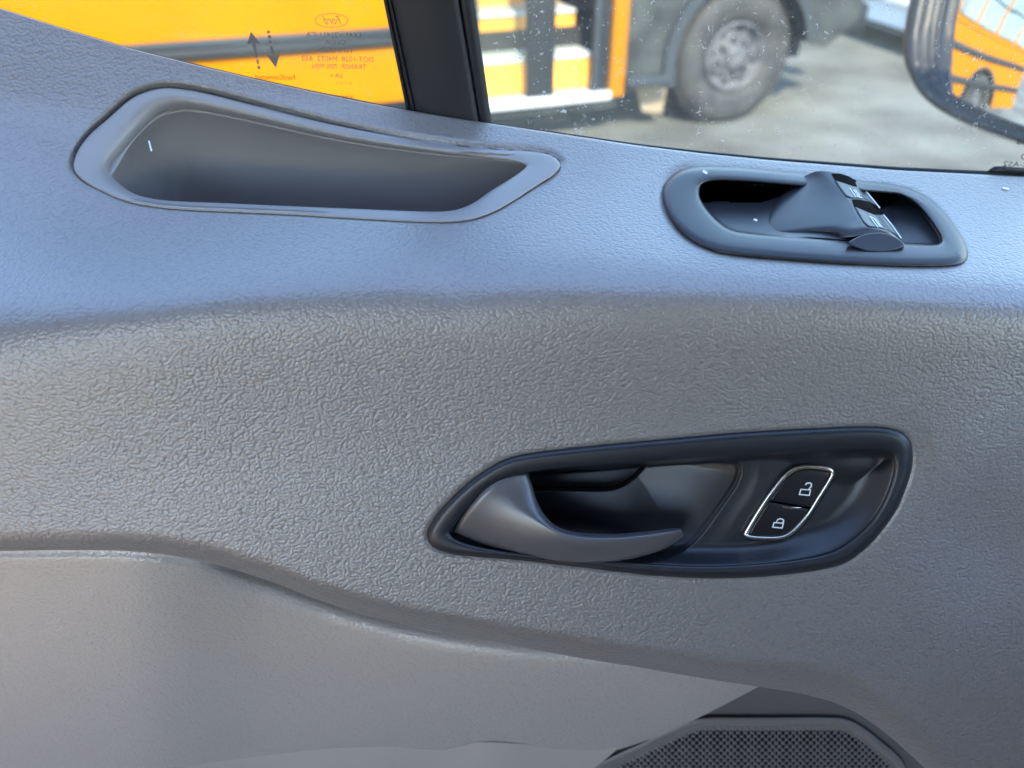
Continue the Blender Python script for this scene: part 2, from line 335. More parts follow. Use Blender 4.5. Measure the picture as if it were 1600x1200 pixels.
# ---- pocket rim below the lower trim
uq = np.linspace(0, 1, 160)[:, None]; v = np.linspace(0, 1, 24)[None]
Y = 1162 + v * 120 + 0 * uq; X = -70 + uq * (70 + 962 - 1.45 * (Y - 1176))
Y = np.where(v < .5, Bf(X) - 14 + v * 2 * 40, Y); Y = Bf(X) - 12 + v * 110
D = Dlow(X, np.minimum(Y, Bf(X) - 15)) + 0.00022 * np.clip(Y - Bf(X) + 15, 0, 300) + 0.0018 + 0.003 * gauss(X, Y, 690, 1200, 40, 400) - 0.003 * gauss(X, Y, 770, 1200, 45, 400)
gridmesh('pocket_rim', P(X, Y, D), M['plastic'], door)

# ---- speaker recess and grille
xs = np.arange(880, 1560, 4.0); nv = 50; v = np.linspace(0, 1, nv); X = np.repeat(xs[:, None], nv, 1)
Y = 1030 + v[None] * 240
def Drec(X, Y): return 0.2835 / (math.cos(PITCH) + (600 - Y) / F * math.sin(PITCH)) + 0.020 + 0.00008 * (1120 - Y)
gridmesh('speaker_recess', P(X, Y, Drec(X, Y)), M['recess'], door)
gr_o = spline([(1095, 1122), (1150, 1121), (1220, 1121), (1290, 1121), (1322, 1124), (1350, 1138), (1380, 1162), (1404, 1182), (1414, 1200), (1416, 1225), (1416, 1270), (1150, 1280), (900, 1280), (860, 1250), (880, 1222), (915, 1202), (960, 1180), (1010, 1157), (1055, 1135)], 10, sm=4)
def ringP(poly, Dfun, h): return P(poly[:, 0], poly[:, 1], Dfun(poly[:, 0], poly[:, 1]) - h)
loft('grille_frame', [ringP(gr_o, Drec, -0.004), ringP(gr_o, Drec, 0.004), ringP(inset(gr_o, 1.5), Drec, 0.0052), ringP(inset(gr_o, 8), Drec, 0.0052), ringP(inset(gr_o, 11), Drec, 0.004), ringP(inset(gr_o, 13), Drec, 0.001)], M['grille'], door)
xs = np.arange(860, 1420, 1.3); ys = np.arange(1120, 1216, 1.3); X, Y = np.meshgrid(xs, ys, indexing='ij')
s = sdist(X, Y, inset(gr_o, 9)[::4])
u_ = (X - 1180) / 10.8; v_ = (Y - 1128 + 0.00 * X) / 10.6
k = np.cos(2 * math.pi * u_) * 0.5 + 0.5; k2 = np.cos(2 * math.pi * v_) * 0.5 + 0.5
k3 = np.cos(2 * math.pi * (u_ + .5)) * 0.5 + 0.5; k4 = np.cos(2 * math.pi * (v_ + .5)) * 0.5 + 0.5
h = (k * k2) ** 2.0 + (k3 * k4) ** 2.0
h = h * ss(6, 12, s) + 0.3 * (1 - ss(6, 12, s))
gridmesh('speaker_grille', P(X, Y, Drec(X, Y) - 0.0006 - 0.0030 * h), [M['grille'], M['hollow']], door, mask=s > 0, mi=(h < .12) & (s > 10))  # unpunched pits painted dark as if shaded openings

# ---- storage tray: rim then basin
def hring(poly, Dfun, h): return P(poly[:, 0], poly[:, 1], Dfun(poly[:, 0], poly[:, 1]) - h)
def mixp(a, b, t): return a * (1 - t) + b * t
_t = np.roll(tray_i, -3, 0) - np.roll(tray_i, 3, 0); _n = inset(tray_i, 1.0) - tray_i
wrim = np.clip(np.maximum(_n[:, 1], _n[:, 0] * 1.2), 0, 1) * ss(830, 640, tray_i[:, 0])
for _ in range(40): wrim = (np.roll(wrim, 1) + 2 * wrim + np.roll(wrim, -1)) / 4
rings = [hring(tray_o, Dbase, -0.008), hring(inset(tray_o, 0.6), Dbase, -0.0005), hring(inset(tray_o, 2), Dbase, 0.0005), hring(inset(tray_o, 5), Dbase, 0.0009)]
for t, h in ((0.25, .0010), (0.5, .0010), (0.75, .0008), (0.92, .0003), (1.0, -.0004)):
    q = mixp(tray_o, tray_i, t); 
    if t < .3: q = mixp(inset(tray_o, 5), tray_i, t)
    rings.append(hring(q, Dbase, h - 0.0068 * wrim * max(0, (t - .45) / .55) ** 1.8))
rings.append(hring(inset(tray_i, 0.6), Dbase, -0.003 - .0055 * wrim)); rings.append(hring(inset(tray_i, 0.3), Dbase, -0.02))
tray = empty('storage_tray', (0, 0, 0), parent=door)
loft('tray_rim', rings, M['tray'], tray)
xs = np.arange(150, 850, 2.0); ys = np.arange(140, 350, 2.0); X, Y = np.meshgrid(xs, ys, indexing='ij')
s = sdist(X, Y, tray_i[::3])
yt = table([(150, 300), (173, 270), (200, 228), (228, 196), (250, 180), (285, 171), (330, 176), (410, 193), (500, 213), (590, 229), (680, 240), (750, 246), (795, 250), (830, 256), (860, 262)], 8)(X)
fwd = lambda y: math.cos(PITCH) + (600 - y) / F * math.sin(PITCH)
Dt = Dbase(X, yt); dy = np.clip(Y - yt, 0, 400)
Dw = Dt * fwd(yt) / fwd(Y + 0 * X) + 0.006 + 0.008 * (1 - np.exp(-dy / 22)) + 0.00003 * dy
Dl = Dbase(X, Y) + 0.0050 + 0.00085 * np.clip((X - 172) + 0.55 * (Y - 270), 0, 400)
Di = smin(Dw, Dl + 0.004 * ss(0, 60, X - 170), 0.012)
Dr = Dbase(X, Y) + 0.004 + 0.0018 * np.clip(830 - X, 0, 400)
Di = smin(Di, Dr, 0.006)
Di = np.maximum(Di, Dbase(X, Y) + 0.0068)
gridmesh('tray_basin', P(X, Y, Di), M['tray'], tray, mask=s > -6)

# ---- handle bezel rim, dish and cup
def Dface(X, Y): return Dbase(X, Y) + 0.0
handle = empty('pull_handle', (0, 0, 0), parent=door)
N_ = len(bez_o)
rings = [hring(inset(bez_o, -1.6), Dface, -0.012), hring(inset(bez_o, -1.6), Dface, -0.0003), hring(inset(bez_o, 0.2), Dface, 0.0008), hring(inset(bez_o, 4), Dface, 0.0022), hring(mixp(bez_o, bez_i, .35), Dface, .0026), hring(mixp(bez_o, bez_i, .7), Dface, .0024), hring(mixp(bez_o, bez_i, .93), Dface, .0019), hring(bez_i, Dface, 0.0009), hring(inset(bez_i, .8), Dface, -0.0015), hring(inset(bez_i, .5), Dface, -0.012)]
loft('bezel', rings, M['bezel'], handle)
xs = np.arange(690, 1410, 1.6); ys = np.arange(690, 895, 1.6); X, Y = np.meshgrid(xs, ys, indexing='ij')
s = sdist(X, Y, bez_i[::3])
cup = spline([(835, 728), (900, 726), (1000, 719), (1080, 714), (1130, 714), (1152, 720), (1159, 736), (1150, 761), (1121, 803), (1094, 839), (1066, 862), (1030, 876), (985, 882), (900, 884), (820, 880), (760, 868), (706, 852), (690, 830), (720, 780), (780, 740)], 10, sm=3)
sc2 = sdist(X, Y, cup[::2])
wd = 9 + 52 * ss(1180, 1330, X) * ss(700, 745, Y) + 28 * ss(760, 850, Y) * ss(1340, 1200, X)
q = np.clip(s / wd, 0, 1)
dish = 0.0110 * np.sin(q * math.pi / 2) ** 1.2
dish = dish - 0.0014 * gauss(X, Y, 1190, 780, 26, 70, 0.55) * ss(-2, -30, sc2)
dish = dish + 0.0
# cup
rt = spline([(1152, 700), (1159, 736), (1150, 761), (1121, 803), (1094, 839), (1066, 862), (1030, 876)], 8, closed=False)
dr = pline(X, Y, rt)
flank = 0.026 * (1 - np.exp(-np.clip(dr, 0, 400) / 115.0))
bot = 0.006 + 0.034 * ss(880, 770, Y)
cupd = smin(flank, bot, 0.010)
seam = table([(690, 768), (865, 767), (955, 768), (985, 757), (1016, 722), (1030, 702)], 11)(X)
void = ss(0, 9, seam - Y) * ss(1040, 1015, X)
cupd = cupd + 0.014 * void
Dd = Dface(X, Y) + np.where(sc2 > 0, dish + 0.0 + cupd * ss(0, 10, sc2) + 0.0012 * ss(0, 2, sc2), dish)
gridmesh('handle_recess', P(X, Y, Dd), M['bezel'], handle, mask=s > -5)
# ---- lever
U = spline([(825, 739), (831, 757), (838, 780), (850, 803), (870, 822), (905, 832), (960, 834), (1010, 830), (1045, 826), (1064, 825)], 12, closed=False, sm=3)
Lo = spline([(709, 834), (745, 849), (790, 863), (835, 873), (880, 879), (925, 880), (965, 877), (1005, 869), (1040, 857), (1069, 838)], 12, closed=False, sm=3)
nu = len(U); nv = 40; vv = np.linspace(0, 1, nv)
left = spline([(825, 739), (803, 741), (778, 750), (757, 765), (738, 786), (720, 810), (709, 834)], 8, closed=False)
tl = np.linspace(0, 1, len(left)); lx = np.interp(vv, tl, left[:, 0]); ly = np.interp(vv, tl, left[:, 1])
pts = U[:, None] * (1 - vv)[None, :, None] + Lo[:, None] * vv[None, :, None]
lin0 = pts[0].copy(); dl = np.stack([lx, ly], 1) - lin0
fade = (1 - np.clip(np.arange(nu) / (nu * 0.45), 0, 1)) ** 2
pts = pts + dl[None] * fade[:, None, None]
uu = np.linspace(0, 1, nu)[:, None]; V_ = vv[None]
# ridge runs from the fin down along the bar
rp = 0.55 - 0.33 * ss(0.0, 0.45, uu)
ridge = np.where(V_ < rp, 1 - ((rp - V_) / rp) ** 2 * 0.9, 1 - ((V_ - rp) / (1 - rp)) ** 2.2 * 1.0)
hh = 0.006 + 0.007 * ss(0.02, 0.5, uu) * (1 - 0.55 * ss(.7, 1, uu))
amp = 0.0075 - 0.001 * ss(0.3, 1, uu)
Hh = hh - 0.006 + amp * ridge - 0.004
edge = np.minimum(np.minimum(V_, 1 - V_) * 12, 1) * np.minimum(np.minimum(uu, 1 - uu) * 30, 1)
Hh = Hh - 0.0022 * (1 - np.sqrt(np.clip(1 - (1 - edge) ** 2, 0, 1)))
def levP(pts, H): return P(pts[..., 0], pts[..., 1], Dface(pts[..., 0], pts[..., 1]) - H)
Gf = levP(pts, Hh)
def ringof(A): return np.concatenate([A[0, :], A[1:, -1], A[-1, -2::-1], A[-2:0:-1, 0]])
Hr = ringof(Hh[..., None])[:, 0]; pr = ringof(pts)
gridmesh('lever', Gf, M['lever'], handle)
ctr = pr.mean(0)
r0 = levP(pr, Hr); r1 = levP(pr, Hr - 0.004); 
pin = inset(pr, 2.0); r2 = levP(pin, Hr - 0.007)
lv = loft('lever_back', [r0, r1, r2], M['lever'], handle)

# ---- lock button ring and buttons
lock = empty('lock_switch', (0, 0, 0), parent=handle)
ringc = spline([(1166, 833), (1172, 822), (1186, 799), (1202, 775), (1223, 748), (1234, 738), (1246, 732), (1262, 729.5), (1286, 731), (1297, 734), (1301, 740), (1297, 750), (1279, 779), (1264, 803), (1250, 820), (1238, 832), (1226, 839), (1210, 841.5), (1185, 841), (1172, 839.5), (1166, 836.5)], 8, sm=1)
def Dlock(X, Y): return Dface(X, Y) + 0.0098
nr = len(ringc); prof = []
for a in np.linspace(0, 2 * math.pi, 11)[:-1]:
    prof.append((3.7 * math.cos(a), 0.0015 * math.sin(a)))
rings = [hring(inset(ringc, -c), Dlock, 0.0012 + z) for c, z in prof]; rings.append(rings[0])
loft('chrome_ring', rings, M['chrome'], lock)
base = [hring(inset(ringc, -6), Dlock, -0.003), hring(inset(ringc, -4.5), Dlock, -0.0002), hring(inset(ringc, -1), Dlock, 0.0002), hring(inset(ringc, 3), Dlock, 0.0)]
loft('lock_base', base, M['black'], lock, cap=True)
def clip_poly(poly, a, b, side):
    """keep the part of poly on one side of the line a-b"""
    out = []; a = np.array(a, float); b = np.array(b, float); nrm = np.array([-(b - a)[1], (b - a)[0]]) * side
    ds = (poly - a) @ nrm
    for i in range(len(poly)):
        j = (i + 1) % len(poly)
        if ds[i] >= 0: out.append(poly[i])
        if ds[i] * ds[j] < 0: out.append(poly[i] + (poly[j] - poly[i]) * ds[i] / (ds[i] - ds[j]))
    return np.array(out)
inner = inset(ringc, 4.0)
def resample(p, n):
    q = np.concatenate([p, p[:1]]); d = np.concatenate([[0], np.cumsum(np.linalg.norm(np.diff(q, axis=0), axis=1))])
    t = np.linspace(0, d[-1], n, endpoint=False); return np.stack([np.interp(t, d, q[:, 0]), np.interp(t, d, q[:, 1])], 1)
def button(nm, poly, parent, hgt=0.0016):
    poly = resample(poly, 120)
    for _ in range(3): poly = (np.roll(poly, 1, 0) + 2 * poly + np.roll(poly, -1, 0)) / 4
    return loft(nm, [hring(poly, Dlock, 0), hring(poly, Dlock, hgt - .0004), hring(mixp(poly, poly.mean(0), .03), Dlock, hgt), hring(mixp(poly, poly.mean(0), .1), Dlock, hgt + .0001), hring(mixp(poly, poly.mean(0), .5), Dlock, hgt + .0001), hring(mixp(poly, poly.mean(0), .9), Dlock, hgt + .0001)], M['button'], parent, cap=True)
b1 = button('lock_button', clip_poly(inner, (1206, 782), (1262, 791.5), -1), lock)
b2 = button('lock_button', clip_poly(inner, (1204, 785), (1260, 794.5), 1), lock)
def stroke(path, w, Dfun, h, th=0.0001, closed=False):
    """raised flat line of printed symbol; returns verts, faces"""
    p = np.array(path, float); V = []; Fc = []
    n = len(p); L_ = n if closed else n - 1
    for i in range(L_):
        a = p[i]; b = p[(i + 1) % n]; d = b - a; l = np.linalg.norm(d); d = d / (l + 1e-9); m = np.array([-d[1], d[0]]) * w / 2
        e = d * w * 0.45
        qd = np.array([a - e - m, b + e - m, b + e + m, a - e + m])
        k = len(V); V += list(P(qd[:, 0], qd[:, 1], Dfun(qd[:, 0], qd[:, 1]) - h - 0.000003 * i)); Fc.append((k, k + 1, k + 2, k + 3))
    return V, Fc
def strokes(name, items, mt, parent, Dfun, h):
    V = []; Fc = []
    for path, w, cl in items:
        a, b = stroke(path, w, Dfun, h, closed=cl); k = len(V); V += a; Fc += [tuple(i + k for i in f) for f in b]
    return mesh(name, V, Fc, mt, parent, smooth=False)
un = [([(1249, 772.5), (1251.5, 764.6), (1266.5, 765.5), (1264.5, 774)], 1.9, True), ([(1263.5, 764.5), (1267.5, 760), (1268, 756.5), (1265.5, 754.6), (1261.5, 754.8), (1258.8, 757)], 2.0, False)]
lk = [([(1207.2, 823.6), (1209.6, 816.6), (1224, 817.4), (1222, 825)], 1.9, True), ([(1213, 816.5), (1215, 812), (1219, 810.6), (1223.2, 811.6), (1224.6, 814), (1222.8, 817)], 1.8, False)]
strokes('unlock_symbol', un, M['symbol'], b1, Dlock, 0.0019)
strokes('lock_symbol', lk, M['symbol'], b2, Dlock, 0.0019)
# small chrome divider
dv = np.array([(1221, 789.4), (1236, 792.3), (1252, 792.2), (1252, 795.2), (1236, 795.4), (1223, 793.2)], float); dv = resample(dv, 60)
loft('chrome_divider', [hring(dv, Dlock, 0.0), hring(dv, Dlock, 0.0022), hring(inset(dv, .7), Dlock, 0.0027)], M['chrome'], lock, cap=True)

# ---- window switch panel on the ledge
swp = empty('window_switch_panel', (0, 0, 0), parent=door)
rings = [hring(inset(sw_o, -1.6), Dbase, -0.006), hring(inset(sw_o, -1.6), Dbase, 0.0002), hring(inset(sw_o, 1), Dbase, 0.0025)]
dn = np.clip((sw_o[:, 1] - 330) / 60, 0, 1) * 5
for a, h in ((2.5, .0038), (5, .0046), (9, .0050)):
    rings.append(hring(inset(sw_o, a + dn * min(1, a / 3)), Dbase, h))
rings += [hring(mixp(sw_o, sw_i, .6), Dbase, .0052), hring(mixp(sw_o, sw_i, .85), Dbase, .0050), hring(mixp(sw_o, sw_i, .97), Dbase, .0042), hring(sw_i, Dbase, .0030), hring(inset(sw_i, 1), Dbase, 0.0), hring(inset(sw_i, .6), Dbase, -0.02)]
loft('switch_bezel', rings, M['switchbez'], swp)
xs = np.arange(1080, 1485, 1.6); ys = np.arange(270, 395, 1.6); X, Y = np.meshgrid(xs, ys, indexing='ij')
s = sdist(X, Y, sw_i[::3])
seam = np.interp(X, [1080, 1100, 1120, 1160, 1185, 1200, 1215, 1238, 1260], [318, 317, 315, 317, 317, 313, 306, 292, 280])
well = 0.016 + 0.0 * X
floor_ = 0.013 + 0.00022 * np.clip(345 - Y, -50, 60) - 0.012 * ss(1165, 1275, X + 0.35 * (320 - Y))
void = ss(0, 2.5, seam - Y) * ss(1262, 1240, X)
rightp = ss(1330, 1400, X)
floor_ = floor_ * (1 - rightp) + rightp * (0.016 - 0.010 * ss(1385, 1470, X + 0.5 * (330 - Y)))
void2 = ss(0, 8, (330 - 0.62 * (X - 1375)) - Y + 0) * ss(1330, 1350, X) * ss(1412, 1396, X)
ddw = floor_ + 0.025 * void + 0.02 * void2
gridmesh('switch_well', P(X, Y, Dbase(X, Y) + ddw * ss(-3, 3, s) + 0.0012), [M['switchbez'], M['black']], swp, mask=s > -5, mi=(void > .4) | (void2 > .6))  # deepest parts coloured black to stand for shade
# hump carrying the two rocker switches, lofted from the far rim to the near rim
secs = [  # left foot, left shoulder, ridge edge, right edge (x,y) and heights of each
    [(1236, 289), (1254, 276), (1276, 267), (1300, 268), (1325, 275), (1348, 293)],
    [(1222, 303), (1255, 286), (1286, 277), (1307, 281), (1337, 297), (1360, 312)],
    [(1210, 320), (1252, 303), (1296, 292), (1318, 300), (1350, 314), (1378, 332)],
    [(1202, 338), (1252, 324), (1308, 312), (1334, 320), (1366, 334), (1392, 352)],
    [(1200, 354), (1256, 344), (1318, 334), (1346, 342), (1380, 354), (1404, 370)],
    [(1206, 368), (1266, 361), (1328, 353), (1358, 354), (1391, 363), (1414, 382)],
    [(1236, 378), (1290, 372), (1330, 370), (1360, 365), (1394, 371), (1413, 384)],
]
hs = [-.0125, .0030, .0145, .0160, .0100, -.006]
S_ = np.array(secs, float); nS = len(S_)
ctrl = np.array([spline(r, 8, closed=False) for r in S_])
hz = np.interp(np.linspace(0, 5, ctrl.shape[1]), range(6), hs)
for _ in range(6): hz[1:-1] = (hz[:-2] + 2 * hz[1:-1] + hz[2:]) / 4
full = np.array([spline(ctrl[:, j], 8, closed=False) for j in range(ctrl.shape[1])]).transpose(1, 0, 2)
tt = np.linspace(0, 1, full.shape[0])
scale_h = 1 - 0.25 * ss(0.85, 1.0, tt)
Hm = hz[None] * np.where(hz[None] > 0, scale_h[:, None], 1)
cc_ = np.linspace(0, 5, Hm.shape[1])
Hm = Hm - 0.008 * ss(.78, .98, tt)[:, None] * ss(2.1, 0.9, cc_)[None]
Hm[0] -= 0.001
Gh = P(full[..., 0], full[..., 1], Dbase(full[..., 0], full[..., 1]) - Hm)
b0 = P(full[0, :, 0], full[0, :, 1] + 2, Dbase(full[0, :, 0], full[0, :, 1]) + 0.01)[None]
gridmesh('switch_hump', np.concatenate([b0, Gh]), M['switchbez'], swp)
def Dh(h): return lambda x, y: Dbase(x, y) - h
HP = full.reshape(-1, 2); HH = Hm.reshape(-1)
def on_hump(q):
    d = np.sum((q[:, None] - HP[None]) ** 2, 2); k = np.argsort(d, 1)[:, :6]; dd = np.take_along_axis(d, k, 1) + .05
    return np.clip(np.sum(HH[k] / dd, 1) / np.sum(1 / dd, 1), 0.001, .03)
def patch(name, poly, h, mt, parent, n=80, dome=0.0003, tilt=None):
    p = resample(np.array(poly, float), n)
    def H(q, e):
        hb = (h + tilt(q[:, 0], q[:, 1])) if tilt is not None else h + on_hump(q); return P(q[:, 0], q[:, 1], Dbase(q[:, 0], q[:, 1]) - hb - e)
    c_ = p.mean(0)
    return loft(name, [H(p, -0.003), H(p, 0)] + [H(c_ + (p - c_) * k, dome) for k in (.96, .85, .7, .55, .4, .25, .1)], mt, parent, cap=True)
endcap = spline([(1325, 380), (1333, 374), (1346, 368), (1362, 364), (1379, 364), (1394, 368), (1406, 375), (1414, 382.5), (1406, 388), (1390, 392), (1370, 393), (1352, 391.5), (1338, 387)], 6)
patch('hump_end', endcap, 0.0, M['switchbez'], swp, dome=0.0004, tilt=lambda x, y: .0158 - .0102 * (y - 364) / 28)
for k, (slot, face, edge, sym) in enumerate([
    ([(1299, 271), (1312, 271), (1326, 275), (1338, 282), (1348, 292.5), (1340, 296), (1328, 292), (1314, 287), (1306, 283)],
     [(1305, 282), (1318, 286), (1334, 291.5), (1348, 293), (1361, 308), (1375, 324.5), (1366, 319), (1352, 311.5), (1340, 309), (1330, 309), (1322, 306), (1313, 294)],
     [(1348, 293), (1361, 308), (1374.5, 324.5)],
     [[(1328, 294), (1337, 307)], [(1337, 297), (1343, 305)], [(1334, 297), (1341, 306)], [(1339, 306), (1346, 309)]]),
    ([(1331, 311.5), (1342, 311.5), (1358, 315), (1370, 322), (1381, 334), (1372, 337), (1358, 333), (1344, 327), (1335, 323)],
     [(1336, 323), (1350, 329), (1366, 335.5), (1381, 336), (1395, 353), (1409, 372), (1400, 366), (1386, 359), (1372, 355), (1357, 353.5), (1350, 347), (1342, 334)],
     [(1381, 336), (1395, 353), (1408, 371.5)],
     [[(1359, 338), (1372, 355)], [(1366, 342), (1375, 354)], [(1369, 343), (1378, 355)], [(1360, 338), (1369, 343)]])]):
    patch('slot_shade', slot, 0.0005, M['black'], swp, dome=0.0001)  # raised black patch painted in for the shaded opening
    sw = patch('window_switch', face, 0.0009, M['rocker'], swp, dome=0.0003)
    hs_ = float(on_hump(np.array(face)).max())
    strokes('switch_edge', [(edge, 1.6, False)], M['symbol'], sw, lambda x, y: Dbase(x, y) - on_hump(np.stack([x, y], 1)), 0.0017)
    strokes('window_symbol', [(q, 1.2, False) for q in sym], M['symbol'], sw, lambda x, y: Dbase(x, y) - on_hump(np.stack([x, y], 1)), 0.0018)

# ---- specks of lint
def speck(path, w, Dfun, h): strokes('lint_speck', [(path, w, False)], M['lint'], door, Dfun, h)
V = []; Fc = []
for i in range(9):
    x0 = 203 + 3.6 * i + random.uniform(-2, 2); y0 = 1036 + 1.9 * i + random.uniform(-2.5, 2.5)
    a, b = stroke([(x0, y0), (x0 + random.uniform(4, 9), y0 + random.uniform(1, 5))], random.uniform(.6, 1.5), Dlow, 0.0004); k = len(V); V += a; Fc += [tuple(q + k for q in f) for f in b]
mesh('scuff_mark', V, Fc, M['scuff'], door, smooth=False)
# ------------------------------------------------------------------ window: pillar, seals, panes
def Gp(x, y, off=0.0): return P(x, y, Dg(x, y, off))
def bar(name, la, lb, prof, mt, parent):
    """long moulding between two lines; prof = list of (t across, height towards the cabin in m)"""
    ys = np.linspace(-260, 1, 30); rows = []
    for y in ys:
        k = (y - 0)
        rows.append(y)
    G = []
    for t, h in prof:
        col = []
        for s_ in np.linspace(-1.3, 1.12, 30):
            a = np.array(la[0]) + (np.array(la[1]) - np.array(la[0])) * s_; b = np.array(lb[0]) + (np.array(lb[1]) - np.array(lb[0])) * s_
            p = a * (1 - t) + b * t
            col.append(Gp(p[0], p[1], h))
        G.append(col)
    return gridmesh(name, np.array(G), mt, parent)
pil = empty('window_pillar', (0, 0, 0), parent=door)
bar('pillar_cover', ((611, 0), (647, 168)), ((717, 0), (749, 190)), [(0, -.004), (0, .004), (.02, .0058), (.06, .0068), (.15, .0074), (.5, .008), (.9, .0074), (.97, .0062), (1, .004), (1, -.004)], M['pillar'], pil)
bar('window_seal', ((599, 0), (634, 168)), ((606.5, 0), (641, 168)), [(0, -.004), (0, .002), (.3, .0034), (.7, .0034), (1, .001), (1, -.004)], M['rubber'], pil)
bar('window_seal', ((606.5, 0), (641, 168)), ((612, 0), (648, 168)), [(0, -.004), (0, .0045), (.4, .006), (.8, .0055), (1, .001), (1, -.004)], M['rubber'], pil)
bar('window_seal', ((717, 0), (748, 190)), ((741, 0), (769, 194)), [(0, -.004), (0, .001), (.08, .0042), (.2, .0050), (.6, .0045), (.9, .0030), (1, 0.0), (1, -.004)], M['rubber'], pil)
# bottom seal along the glass
for (xa, xb, t0, t1) in ((-60, 640, 1.5, 3.5), (760, 1660, 3, 8)):
    xs = np.linspace(xa, xb, 80); tk = t0 + (t1 - t0) * (xs - xa) / (xb - xa)
    G = []
    for f_, h in ((0, -.002), (0, .0015), (.3, .003), (1, .003), (2.5, .002)):
        y = Wf(xs) - tk + f_ * tk; G.append(Gp(xs, y, h))
    gridmesh('sill_seal', np.array(G), M['rubber'], door)
cl = spline([(1544, 268), (1550, 262), (1560, 259.5), (1600, 262), (1660, 265), (1660, 278), (1600, 274), (1560, 271)], 6)
r = [Gp(cl[:, 0], cl[:, 1], -.001), Gp(cl[:, 0], cl[:, 1], .003), Gp(inset(cl, 1.5)[:, 0], inset(cl, 1.5)[:, 1], .004)]
loft('mirror_gasket', r, M['rubber'], door, cap=True)
def pane(name, quad, mt):
    q = np.array(quad, float); a = Gp(q[:, 0], q[:, 1], 0.0); b = Gp(q[:, 0], q[:, 1], -0.004)
    V = np.concatenate([a, b]); Fc = [(0, 1, 2, 3), (7, 6, 5, 4)] + [(i, i + 4, (i + 1) % 4 + 4, (i + 1) % 4) for i in range(4)]
    return mesh(name, V, Fc, mt, door, smooth=False)
p1 = pane('window_pane', [(-300, -300), (548, -300), (645, 200), (-300, 200)], M['glass_clean'])
p2 = pane('window_pane', [(692, -300), (2000, -300), (2000, 300), (765, 300)], M['glass_dirty'])

# printed marks on the glass, seen from behind so mirrored
def text_mesh(name, s, cx, cy, width, height, parent, mt, shear=0.0, skew=0.0):
    cu = bpy.data.curves.new('tmp', 'FONT'); cu.body = s; cu.resolution_u = 3; cu.shear = shear
    ob = bpy.data.objects.new('tmp', cu); COL.objects.link(ob)
    dg = bpy.context.evaluated_depsgraph_get(); me = bpy.data.meshes.new_from_object(ob.evaluated_get(dg))
    v = np.zeros(len(me.vertices) * 3); me.vertices.foreach_get('co', v); v = v.reshape(-1, 3)
    x0, x1 = v[:, 0].min(), v[:, 0].max(); y0, y1 = v[:, 1].min(), v[:, 1].max()
    x = cx - ((v[:, 0] - x0) / (x1 - x0) - .5) * width; y = cy - ((v[:, 1] - y0) / (y1 - y0) - .5) * height + skew * (x - cx)
    Fc = [tuple(p.vertices) for p in me.polygons]
    bpy.data.objects.remove(ob); bpy.data.curves.remove(cu); bpy.data.meshes.remove(me)
    return mesh(name, Gp(x, y, 0.0006), Fc, mt, parent, smooth=False)
for s_, cx, cy, wd_, ht in (("LK41-V21411-CA", 521, 54, 86, 7.5), ("GVIUA", 524, 66, 33, 7.5), ("TEMPERED", 525.5, 78.5, 54, 7.5), ("DOT-1028  M40T2  AS2", 527.5, 92, 112, 8), ("TRANSP. 70% MIN.", 529, 103.7, 87, 7.6), ("24 •", 526.6, 118.3, 19, 7.5), ("• • • •", 537, 130.5, 24, 2.0), ("XIMMX", 536, 153, 34, 9)):
    text_mesh('glass_marking', s_, cx, cy, wd_, ht, p1, M['print'] if s_ != "XIMMX" else M['print_dark'], skew=0.015)
text_mesh('glass_marking', "FordConnected", 430, 120.5, 62, 8, p1, M['print_dark'], skew=0.02)
text_mesh('glass_marking', "Ford", 518.5, 31.5, 29, 13, p1, M['print'], shear=0.45)
th = np.linspace(0, 2 * math.pi, 49)[:-1]
for a_, b_ in ((0, 1),):
    o_ = np.stack([518 + 26 * np.cos(th), 32 + 11.2 * np.sin(th)], 1); i_ = np.stack([518 + 24.9 * np.cos(th), 32 + 10.2 * np.sin(th)], 1)
    loft('glass_emblem', [Gp(o_[:, 0], o_[:, 1], .0006), Gp(i_[:, 0], i_[:, 1], .0006)], M['print'], p1)
def flat(name, polys, mt, parent, off=0.0006):
    V = []; Fc = []
    for q in polys:
        q = np.array(q, float); k = len(V); V += list(Gp(q[:, 0], q[:, 1], off)); Fc.append(tuple(range(k, k + len(q))))
    return mesh(name, V, Fc, mt, parent, smooth=False)
flat('arrow_marking', [[(392, 49), (386, 69), (396, 67.5), (407, 69)], [(394, 68), (399, 68), (403, 90), (399, 90.5)], [(400.5, 93), (404, 93), (405, 100), (401.5, 100)], [(402, 103), (406, 103), (407, 108), (403, 108)]], M['print'], p1)
flat('arrow_marking', [[(417, 48), (421.5, 48), (421.5, 52), (417.5, 52)], [(418, 55), (423, 55), (424, 60), (419, 60)], [(419.5, 63), (424, 63), (425, 68), (420, 68)], [(421, 72), (425.5, 72), (429.5, 87), (424.5, 87)], [(416, 85.5), (426, 88), (437, 85.5), (431, 106)]], M['print'], p1)
for s_, cx, cy, wd_, ht in (("A8", 1597, 222, 17, 8), ("D", 1600, 245, 9, 9), ("M40T2-AS2", 1605, 257, 76, 8)):
    text_mesh('glass_marking', s_, cx, cy, wd_, ht, p2, M['print_dark'], skew=0.03, shear=-0.15)

# lint specks lying on the trim
for path, w_, df, h_ in (([(233, 221), (234.5, 227), (236.5, 235)], 2.6, Dbase, -0.004), ([(1100, 268), (1103.5, 270)], 4, Dbase, .0056), ([(1179, 343), (1182, 344)], 3, Dbase, -0.004), ([(1568, 293.5), (1575, 295)], 3.5, Dbase, .001)):
    V, Fc = stroke(path, w_, df, h_); mesh('lint_speck', V, Fc, M['lint'], door, smooth=False)

